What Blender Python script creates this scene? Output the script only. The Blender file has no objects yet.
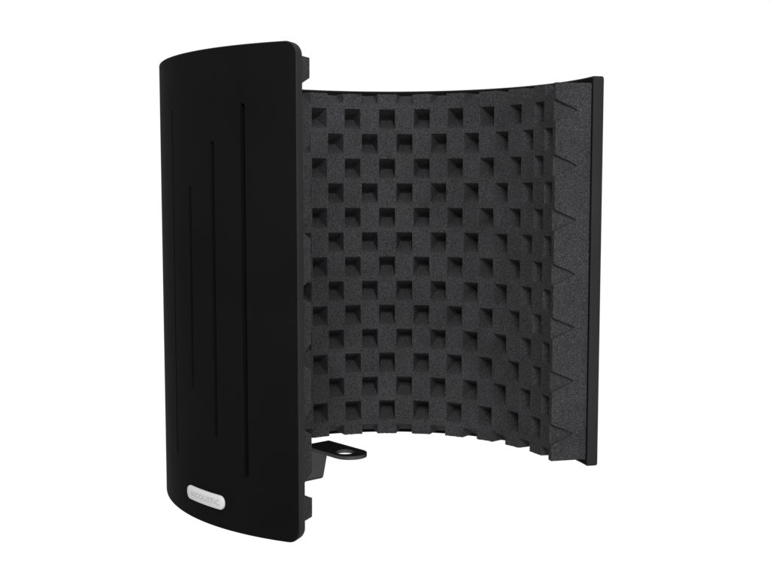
import bpy, bmesh, math, random
from mathutils import Vector, noise
random.seed(7)
C = bpy.context.scene.collection

# ---------------------------------------------------------------- dimensions
S = 0.40                      # panel height in metres
R = 0.548128 * S               # radius of the outer face
L = 1.139285 * S               # half length of the bent panel, measured on the outer face
TH = 3.856662                  # heading of the apex tangent
T = 0.02893 * S                # panel thickness
FT = 0.096 * S                # foam thickness
CX, CY = 0.0154964 * S, 2.629736 * S   # bend axis as seen from the camera's foot

# ---------------------------------------------------------------- camera
cam_data = bpy.data.cameras.new('camera')
cam = bpy.data.objects.new('camera', cam_data)
C.objects.link(cam)
cam.location = (-CX, -CY, 0.699985 * S)
cam.rotation_euler = (math.radians(90 - 4.96548), 0, 0)
cam_data.sensor_width = 36
cam_data.lens = 1076.263 / 770 * 36
cam_data.clip_start = 0.01
cam_data.clip_end = 100
bpy.context.scene.camera = cam

# ---------------------------------------------------------------- light: white studio sweep + one softbox
world = bpy.data.worlds.new('World')
bpy.context.scene.world = world
world.use_nodes = True
bg = world.node_tree.nodes['Background']
bg.inputs['Color'].default_value = (1, 1, 1, 1)
bg.inputs['Strength'].default_value = 1.02

def softbox(name, direction, dist, size, power):
    ld = bpy.data.lights.new(name, 'AREA')
    ld.shape = 'RECTANGLE'
    ld.size, ld.size_y = size
    ld.energy = power
    o = bpy.data.objects.new(name, ld)
    C.objects.link(o)
    d = Vector(direction).normalized()
    o.location = Vector((0, 0, 0.5 * S)) + d * dist
    o.rotation_euler = d.to_track_quat('Z', 'Y').to_euler()
    return o
softbox('softbox', (0.05, -0.90, 0.45), 1.7, (0.75, 0.6), 46)

vs = bpy.context.scene.view_settings
vs.view_transform = 'Standard'
vs.look = 'None'
vs.exposure = 0
vs.gamma = 1
vs.use_curve_mapping = False

# ---------------------------------------------------------------- helpers
def bend(s, z, r):
    """point of the bent sheet: s along the outer face, z up, r distance from the bend axis"""
    a = s / R - math.pi / 2 + TH
    return Vector((r * math.cos(a), r * math.sin(a), z))

def link_mesh(name, bm, mat, parent=None, smooth=None):
    bmesh.ops.recalc_face_normals(bm, faces=bm.faces)
    me = bpy.data.meshes.new(name)
    bm.to_mesh(me)
    bm.free()
    if smooth is not None:
        me.shade_smooth()
        me.set_sharp_from_angle(angle=math.radians(smooth))
    me.materials.append(mat)
    o = bpy.data.objects.new(name, me)
    C.objects.link(o)
    if parent:
        o.parent = parent
    return o

def new_mat(name):
    m = bpy.data.materials.new(name)
    m.use_nodes = True
    nt = m.node_tree
    return m, nt, nt.nodes['Principled BSDF']

def N(nt, kind, **kw):
    n = nt.nodes.new(kind)
    for k, v in kw.items():
        if k in n.inputs:
            n.inputs[k].default_value = v
        else:
            setattr(n, k, v)
    return n

# ---------------------------------------------------------------- materials
def panel_material(name, lo, hi, spec):
    m, nt, b = new_mat(name)
    tc = N(nt, 'ShaderNodeTexCoord')
    n1 = N(nt, 'ShaderNodeTexNoise', Scale=9.0, Detail=4.0)
    nt.links.new(tc.outputs['Object'], n1.inputs['Vector'])
    cr = N(nt, 'ShaderNodeValToRGB')
    cr.color_ramp.elements[0].position = .35; cr.color_ramp.elements[0].color = (lo, lo, lo, 1)
    cr.color_ramp.elements[1].position = .65; cr.color_ramp.elements[1].color = (hi, hi, hi, 1)
    nt.links.new(n1.outputs['Fac'], cr.inputs['Fac'])
    nt.links.new(cr.outputs['Color'], b.inputs['Base Color'])
    n2 = N(nt, 'ShaderNodeTexNoise', Scale=900.0, Detail=3.0)
    nt.links.new(tc.outputs['Object'], n2.inputs['Vector'])
    bp = N(nt, 'ShaderNodeBump', Strength=.15, Distance=.0004)
    nt.links.new(n2.outputs['Fac'], bp.inputs['Height'])
    nt.links.new(bp.outputs['Normal'], b.inputs['Normal'])
    b.inputs['Roughness'].default_value = .7
    b.inputs['Specular IOR Level'].default_value = spec
    return m

def foam_material():
    m, nt, b = new_mat('charcoal_open_cell_foam')
    tc = N(nt, 'ShaderNodeTexCoord')
    v = N(nt, 'ShaderNodeTexVoronoi', Scale=900.0)
    n = N(nt, 'ShaderNodeTexNoise', Scale=800.0, Detail=3.0, Roughness=.65)
    big = N(nt, 'ShaderNodeTexNoise', Scale=22.0, Detail=3.0)
    for q in (v, n, big):
        nt.links.new(tc.outputs['Object'], q.inputs['Vector'])
    cr = N(nt, 'ShaderNodeValToRGB')
    e = cr.color_ramp.elements
    e[0].position = .30; e[0].color = (.0075, .0075, .0079, 1)
    e[1].position = .72; e[1].color = (.045, .045, .0474, 1)
    mid = e.new(.48); mid.color = (.0205, .0205, .0217, 1)
    nt.links.new(n.outputs['Fac'], cr.inputs['Fac'])
    mr = N(nt, 'ShaderNodeMapRange')
    mr.inputs['From Min'].default_value = .3; mr.inputs['From Max'].default_value = .7
    mr.inputs['To Min'].default_value = .85; mr.inputs['To Max'].default_value = 1.12
    nt.links.new(big.outputs['Fac'], mr.inputs['Value'])
    mx = N(nt, 'ShaderNodeVectorMath', operation='SCALE')
    nt.links.new(cr.outputs['Color'], mx.inputs[0])
    nt.links.new(mr.outputs['Result'], mx.inputs['Scale'])
    nt.links.new(mx.outputs['Vector'], b.inputs['Base Color'])
    bp = N(nt, 'ShaderNodeBump', Strength=.7, Distance=.0006)
    nt.links.new(v.outputs['Distance'], bp.inputs['Height'])
    nt.links.new(bp.outputs['Normal'], b.inputs['Normal'])
    b.inputs['Roughness'].default_value = .95
    b.inputs['Specular IOR Level'].default_value = .05
    return m

def simple(name, col, rough, metal=0, spec=.5, grain=0):
    m, nt, b = new_mat(name)
    tc = N(nt, 'ShaderNodeTexCoord')
    n = N(nt, 'ShaderNodeTexNoise', Scale=300.0, Detail=3.0)
    nt.links.new(tc.outputs['Object'], n.inputs['Vector'])
    cr = N(nt, 'ShaderNodeValToRGB')
    cr.color_ramp.elements[0].color = tuple(c * (1 - grain) for c in col) + (1,)
    cr.color_ramp.elements[1].color = tuple(c * (1 + grain) for c in col) + (1,)
    nt.links.new(n.outputs['Fac'], cr.inputs['Fac'])
    nt.links.new(cr.outputs['Color'], b.inputs['Base Color'])
    b.inputs['Roughness'].default_value = rough
    b.inputs['Metallic'].default_value = metal
    b.inputs['Specular IOR Level'].default_value = spec
    return m

M_PANEL = panel_material('black_lacquered_board', .0028, .0034, .012)
M_EDGE = panel_material('dark_sealed_board_edge', .0100, .0125, .08)
M_FOAM = foam_material()
M_METAL = simple('black_coated_steel', (.066, .066, .066), .42, 1, .5, .08)
M_METAL.node_tree.nodes['Principled BSDF'].inputs['Specular Tint'].default_value = (.12, .12, .12, 1)
M_BADGE = simple('brushed_silver', (.365, .365, .365), .75, .15, .2, .04)
M_LETTER = simple('engraved_grey', (.265, .265, .27), .6, .2, .3, .05)
M_SCREW = simple('dark_screw_steel', (.05, .05, .05), .35, .8, .5, .1)

# ---------------------------------------------------------------- the shield
shield = bpy.data.objects.new('reflection_shield', None)
C.objects.link(shield)
shield.empty_display_size = .05
shield['label'] = 'black C-shaped microphone reflection shield lined inside with charcoal checkered foam'
shield['category'] = 'acoustic shield'

# ---- panel: bent board with rounded corners, eased edges and milled slots
def panel_sheet():
    bm = bmesh.new()
    cf, cn, bv = .009 * S, .026 * S, .0035 * S      # far and near corner radius, eased edge
    svals = []
    nc = 10
    for i in range(nc + 1):
        svals.append(-L + cf * (1 - math.cos(i / nc * math.pi / 2)))
    ends = [L - cn * (1 - math.cos(i / nc * math.pi / 2)) for i in range(nc, -1, -1)]
    n = 150
    s0, s1 = svals[-1], ends[0]
    full = svals + [s0 + (s1 - s0) * i / n for i in range(1, n)] + ends
    full = [(s, 'c') for s in full]
    def outline(inset):
        """(s, zlo, zhi) of the rounded rectangle pulled in by inset"""
        out = []
        for s, _ in full:
            cr = cn if s > 0 else cf
            c = cr - inset
            k = abs(s)
            sg = 1 if s > 0 else -1
            if k > L - cr:
                u = (k - (L - cr)) / cr            # 0..1 across the corner
                ang = math.asin(min(1, u))
                ss = sg * (L - cr + c * math.sin(ang))
                dz = cr - c * math.cos(ang)
            else:
                ss, dz = s, inset
            out.append((ss, dz, S - dz))
        return out
    layers = []
    for i in range(4):                      # outer edge easing
        a = i / 3 * math.pi / 2
        layers.append((bv * (1 - math.sin(a)), R - bv * (1 - math.cos(a))))
    for i in range(4):
        a = (1 - i / 3) * math.pi / 2
        layers.append((bv * (1 - math.sin(a)), R - T + bv * (1 - math.cos(a))))
    rings = []
    for inset, r in layers:
        o = outline(inset)
        lo = [bm.verts.new(bend(s, a, r)) for s, a, b in o]
        hi = [bm.verts.new(bend(s, b, r)) for s, a, b in o]
        rings.append((lo, hi))
    for (lo, hi), flip in ((rings[0], 0), (rings[-1], 1)):
        for j in range(len(lo) - 1):
            bm.faces.new((lo[j], lo[j + 1], hi[j + 1], hi[j]))
    for n_, ((l0, h0), (l1, h1)) in enumerate(zip(rings, rings[1:])):
        loop0 = l0 + h0[::-1]
        loop1 = l1 + h1[::-1]
        m = len(loop0)
        for j in range(m):
            k = (j + 1) % m
            f = bm.faces.new((loop0[j], loop0[k], loop1[k], loop1[j]))
            f.material_index = 1 if n_ >= 1 else 0
    bmesh.ops.recalc_face_normals(bm, faces=bm.faces)
    return bm

def slot_cutter(s, z0, z1, w, depth):
    bm = bmesh.new()
    pts = []
    h = w / 2
    for i in range(13):
        a = math.pi * i / 12
        pts.append((s + h * math.cos(a), z1 - h + h * math.sin(a)))
    for i in range(13):
        a = math.pi + math.pi * i / 12
        pts.append((s + h * math.cos(a), z0 + h + h * math.sin(a)))
    a_ = [bm.verts.new(bend(x, y, R + .004)) for x, y in pts]
    b_ = [bm.verts.new(bend(x, y, R - depth)) for x, y in pts]
    bm.faces.new(a_); bm.faces.new(b_[::-1])
    for j in range(len(pts)):
        k = (j + 1) % len(pts)
        bm.faces.new((a_[j], b_[j], b_[k], a_[k]))
    bmesh.ops.recalc_face_normals(bm, faces=bm.faces)
    return bm

panel = link_mesh('panel', panel_sheet(), M_PANEL, shield)
panel.data.materials.append(M_EDGE)
slots = [(1.0122, .1212, .8838, .0122, .021), (.9232, .1926, .8114, .0118, .021),
         (.8375, .2878, .720, .0105, .018), (.7485, .1231, .8851, .0065, .008)]
cut = bmesh.new()
for s, a, b, w, d in slots:
    for sg in (1, -1):
        t = slot_cutter(sg * s * S, a * S, b * S, w * S, d * S)
        me = bpy.data.meshes.new('slot')
        t.to_mesh(me); t.free()
        cut.from_mesh(me)
        bpy.data.meshes.remove(me)
me = bpy.data.meshes.new('slots'); cut.to_mesh(me); cut.free()
cutter = bpy.data.objects.new('slots', me); C.objects.link(cutter)
mod = panel.modifiers.new('slots', 'BOOLEAN')
mod.operation = 'DIFFERENCE'; mod.solver = 'EXACT'; mod.object = cutter
dg = bpy.context.evaluated_depsgraph_get()
nm = bpy.data.meshes.new_from_object(panel.evaluated_get(dg))
panel.modifiers.clear()
panel.data = nm
nm.name = 'panel'
bpy.data.objects.remove(cutter)
nm.shade_smooth()
nm.set_sharp_from_angle(angle=math.radians(35))

# ---- foam: checkerboard of wedge-bottomed square pits, bent with the panel
def foam_sheet():
    bm = bmesh.new()
    SA, SB = -1.1285 * S, 1.1025 * S     # the sheet is glued a little off centre
    Z0, Z1 = .0175 * S, .9825 * S
    PH, CN, CP = .001 * S, .0634 * S, .0613 * S     # column pitch: compressed slightly in one wing
    cz = (Z1 - Z0) / 14                 # row pitch
    HU, BU, HZ, BZ, D = .46, .30, .40, .02, .061 * S
    fr_u = [-.5, -.47, -.46, -.44, -.42, -.38, -.34, -.30, -.22, -.12, 0, .12, .22, .30, .34, .38, .42, .44, .46, .47]
    fr_z = [-.5, -.45, -.41, -.40, -.37, -.31, -.24, -.17, -.10, -.02, 0, .02, .10, .17, .24, .31, .37, .40, .41, .45]
    def s_of(t): return PH + (CN if t < 0 else CP) * t
    def t_of(q): return (q - PH) / (CN if q < PH else CP)
    us = sorted({round(s_of(i + f), 7) for i in range(-20, 21) for f in fr_u if SA + .0002 < s_of(i + f) < SB - .0002} | {SA, SB})
    zs = sorted({round(Z0 + (j + f) * cz, 7) for j in range(0, 16) for f in fr_z if Z0 + .0002 < Z0 + (j + f) * cz < Z1 - .0002} | {Z0, Z1})
    def soft(a, b, k=.22):              # rounded minimum: the cutter leaves no hard creases inside a pit
        h = max(k - abs(a - b), 0) / k
        return min(a, b) - h * h * k / 4 * min(1, 4 * min(a, b))
    def pit(u, z):
        t = t_of(u)
        i = round(t)
        zz = (z - Z0) / cz
        j = round(zz)
        if (i + j) % 2 == 0:
            return 0
        du, dz = abs(t - i), abs(zz - j)
        if du >= HU or dz >= HZ:
            return 0
        return D * soft(soft((HU - du) / (HU - BU), (HZ - dz) / (HZ - BZ)), 1.0)
    rb = R - T - .0002
    rf = R - T - FT
    front, back = [], []
    nz = len(zs)
    for u in us:
        col, cb = [], []
        for z in zs:
            p = Vector((u * 260, z * 260, 3.1))
            j1 = noise.noise(p) * .00022
            j2 = noise.noise(p + Vector((40, 9, 2))) * .00022
            j3 = noise.noise(p * .45 + Vector((7, 80, 5))) * .00025
            if z == Z0 or z == Z1:
                j2 *= 2.2; j3 *= 2
            edge_u = 0 if u in (SA, SB) else 1
            edge_z = 1
            col.append(bm.verts.new(bend(u + j1 * edge_u, z + j2 * edge_z, rf + pit(u, z) + j3)))
        front.append(col)
    for u in us:
        back.append((bm.verts.new(bend(u, Z0, rb)), bm.verts.new(bend(u, Z1, rb))))
    nu = len(us)
    for a in range(nu - 1):
        for b in range(nz - 1):
            bm.faces.new((front[a][b], front[a + 1][b], front[a + 1][b + 1], front[a][b + 1]))
        bm.faces.new((front[a][0], back[a][0], back[a + 1][0], front[a + 1][0]))
        bm.faces.new((front[a][-1], front[a + 1][-1], back[a + 1][1], back[a][1]))
        bm.faces.new((back[a][0], back[a][1], back[a + 1][1], back[a + 1][0]))
    for a in (0, nu - 1):
        # end face, one strip of quads so that it stays flat
        lay = [bm.verts.new(bend(us[a], z, rb)) for z in zs[1:-1]]
        lay = [back[a][0]] + lay + [back[a][1]]
        for b in range(nz - 1):
            bm.faces.new((front[a][b], front[a][b + 1], lay[b + 1], lay[b]))
    return bm
foam = link_mesh('foam_lining', foam_sheet(), M_FOAM, shield)

# ---- badge with raised lettering
def badge_mesh():
    bm = bmesh.new()
    s0, s1, z0, z1, cr = .8105 * S, .9496 * S, .0415 * S, .0713 * S, .0138 * S
    sm, zm = (s0 + s1) / 2, (z0 + z1) / 2
    hw, hh = (s1 - s0) / 2, (z1 - z0) / 2
    th, bv = .0045 * S, .0016 * S
    def loop(inset, r):
        c = cr - inset
        out = []
        top = []
        xs = [-(hw - cr) - c * math.cos(i / 8 * math.pi / 2) for i in range(9)]
        xs += [-(hw - cr) + 2 * (hw - cr) * i / 16 for i in range(1, 16)]
        xs += [(hw - cr) + c * math.sin(i / 8 * math.pi / 2) for i in range(9)]
        lo, hi = [], []
        for x in xs:
            k = abs(x) - (hw - cr)
            dz = cr - math.sqrt(max(0, c * c - k * k)) if k > 0 else inset
            lo.append(bm.verts.new(bend(sm + x, zm - hh + dz, r)))
            hi.append(bm.verts.new(bend(sm + x, zm + hh - dz, r)))
        return lo, hi
    ls = [loop(0, R - .0004), loop(0, R + th - bv), loop(bv * .35, R + th - bv * .3), loop(bv, R + th)]
    for (l0, h0), (l1, h1) in zip(ls, ls[1:]):
        a, b = l0 + h0[::-1], l1 + h1[::-1]
        for j in range(len(a)):
            k = (j + 1) % len(a)
            if (a[j].co - a[k].co).length < 1e-7 and (b[j].co - b[k].co).length < 1e-7:
                continue
            bm.faces.new((a[j], a[k], b[k], b[j]))
    for lo, hi in (ls[-1], ls[0]):
        for j in range(len(lo) - 1):
            bm.faces.new((lo[j], lo[j + 1], hi[j + 1], hi[j]))
    bmesh.ops.remove_doubles(bm, verts=bm.verts, dist=1e-7)
    return bm, sm, zm, R + th
bm, bsm, bzm, brad = badge_mesh()
badge = link_mesh('badge', bm, M_BADGE, shield, 35)
badge['label'] = 'silver nameplate with rounded ends and grey lettering'

fc = bpy.data.curves.new('lettering', 'FONT')
fc.body = 'VICOUSTIC'
fc.size = .0160 * S
fc.align_x = 'CENTER'; fc.align_y = 'CENTER'
fc.space_character = 1.12
fc.extrude = .0006 * S
fc.resolution_u = 4
fo = bpy.data.objects.new('lettering_curve', fc); C.objects.link(fo)
dg = bpy.context.evaluated_depsgraph_get()
lm = bpy.data.meshes.new_from_object(fo.evaluated_get(dg))
bpy.data.objects.remove(fo)
xs = [v.co.x for v in lm.vertices]; ys = [v.co.y for v in lm.vertices]
mx_, my_ = (max(xs) + min(xs)) / 2, (max(ys) + min(ys)) / 2
fit = .106 * S / (max(xs) - min(xs))
for v in lm.vertices:
    v.co = bend(bsm + .003 * S + (v.co.x - mx_) * fit, bzm + (v.co.y - my_), brad + v.co.z)
lm.materials.clear(); lm.materials.append(M_LETTER)
lm.name = 'lettering'
lo = bpy.data.objects.new('lettering', lm); C.objects.link(lo); lo.parent = badge

# ---- mounting bracket: bent steel strip from the back of the panel to a drilled tab
TN = Vector((math.cos(TH), math.sin(TH), 0))
INN = Vector((-math.sin(TH), math.cos(TH), 0))
AP = bend(0, 0, R)
def bp(q, w, z):
    return AP + INN * (q * S) + TN * (w * S) + Vector((0, 0, z * S))
def bracket_mesh():
    bm = bmesh.new()
    th = .0092
    W = .0445
    # side profile (q, z) from the screwed back plate, under the panel and up to the tab; half width at each station
    path = [(-.0045, .16, W), (-.0045, -.0735, W), (.213, -.0735, W * .93), (.236, .0292, W)]
    # rounded bends
    prof = []
    for i, (q, z, w) in enumerate(path):
        if i in (0, len(path) - 1):
            prof.append((q, z, w)); continue
        p0, p1, p2 = Vector(path[i - 1][:2]), Vector((q, z)), Vector(path[i + 1][:2])
        r = .010
        a = p1 + (p0 - p1).normalized() * r
        b = p1 + (p2 - p1).normalized() * r
        for k in range(6):
            t = k / 5
            c = a.lerp(p1, t).lerp(p1.lerp(b, t), t)
            prof.append((c.x, c.y, w))
    # last bend into the tab (towards +q)
    last = prof.pop()
    a = Vector((last[0], last[1])) - Vector((.023, .103)).normalized() * .004
    c0 = Vector((last[0], last[1])); b = c0 + Vector((.005, 0))
    for k in range(5):
        t = k / 4
        c = a.lerp(c0, t).lerp(c0.lerp(b, t), t)
        prof.append((c.x, c.y, W))
    pts = [Vector(p[:2]) for p in prof]
    left, right = [], []
    for i, p in enumerate(pts):
        d = (pts[min(i + 1, len(pts) - 1)] - pts[max(i - 1, 0)]).normalized()
        n = Vector((-d.y, d.x)) * th / 2
        w = prof[i][2]
        A, B = p + n, p - n
        left.append((bm.verts.new(bp(A.x, w, A.y)), bm.verts.new(bp(A.x, -w, A.y))))
        right.append((bm.verts.new(bp(B.x, w, B.y)), bm.verts.new(bp(B.x, -w, B.y))))
    for i in range(len(pts) - 1):
        bm.faces.new((left[i][0], left[i][1], left[i + 1][1], left[i + 1][0]))
        bm.faces.new((right[i][0], right[i][1], right[i + 1][1], right[i + 1][0]))
        for k in (0, 1):
            bm.faces.new((left[i][k], left[i + 1][k], right[i + 1][k], right[i][k]))
    bm.faces.new((left[0][0], left[0][1], right[0][1], right[0][0]))
    # tab: outer outline and round hole, matched by angle about the hole centre
    q0 = pts[-1].x; zt = pts[-1].y
    qc, qe = .371, .385
    wc = .0045
    hr = .0255
    n = 72
    def outer_pt(a):
        dx, dy = math.cos(a), math.sin(a)
        ts = []
        # straight sides / rear edge / round end about (qe, 0)
        if abs(dy) > 1e-9:
            t = (W - wc) / dy if dy > 0 else (-W - wc) / dy
            if q0 - 1e-9 <= qc + dx * t <= qe: ts.append(t)
        if dx < 0:
            t = (q0 - qc) / dx
            if abs(wc + dy * t) <= W + 1e-9: ts.append(t)
        ex = qc - qe
        bq = ex * dx + wc * dy; cc = ex * ex + wc * wc - W * W
        disc = bq * bq - cc
        if disc > 0:
            t = -bq + math.sqrt(disc)
            if qc + dx * t >= qe: ts.append(t)
        t = min(ts) if ts else W
        return qc + dx * t, wc + dy * t
    corners = [math.atan2(W - wc, q0 - qc), math.atan2(-W - wc, q0 - qc)]
    angs = sorted([2 * math.pi * i / n - math.pi for i in range(n)] + corners)
    ot, ob, it, ib = [], [], [], []
    for a in angs:
        x, y = outer_pt(a)
        hx, hy = qc + hr * math.cos(a), wc + hr * math.sin(a)
        ot.append(bm.verts.new(bp(x, y, zt + th / 2))); ob.append(bm.verts.new(bp(x, y, zt - th / 2)))
        it.append(bm.verts.new(bp(hx, hy, zt + th / 2))); ib.append(bm.verts.new(bp(hx, hy, zt - th / 2)))
    m = len(angs)
    for j in range(m):
        k = (j + 1) % m
        bm.faces.new((ot[j], ot[k], it[k], it[j]))
        bm.faces.new((ob[j], ib[j], ib[k], ob[k]))
        bm.faces.new((ot[j], ob[j], ob[k], ot[k]))
        bm.faces.new((it[j], it[k], ib[k], ib[j]))
    bmesh.ops.remove_doubles(bm, verts=bm.verts, dist=1e-6)
    return bm
bracket = link_mesh('mounting_bracket', bracket_mesh(), M_METAL, shield, 40)
bv = bracket.modifiers.new('edge', 'BEVEL'); bv.width = .0008 * S * 2; bv.segments = 2; bv.limit_method = 'ANGLE'; bv.angle_limit = math.radians(50)

for z in (.06, .125):
    bm = bmesh.new()
    prof = [(0.0, .0052), (.010, .0052), (.0125, .0035), (.013, .0)]
    rings = []
    for rr, h in prof:
        rings.append([bm.verts.new(bp(-.0088 - h, rr * math.cos(a * math.pi / 12), z + rr * math.sin(a * math.pi / 12))) for a in range(24)] if rr else None)
    c = bm.verts.new(bp(-.0088 - .0045, 0, z))
    for a in range(24):
        b = (a + 1) % 24
        bm.faces.new((c, rings[1][a], rings[1][b]))
        for k in (1, 2):
            bm.faces.new((rings[k][a], rings[k + 1][a], rings[k + 1][b], rings[k][b]))
    link_mesh('screw', bm, M_SCREW, bracket, 40)
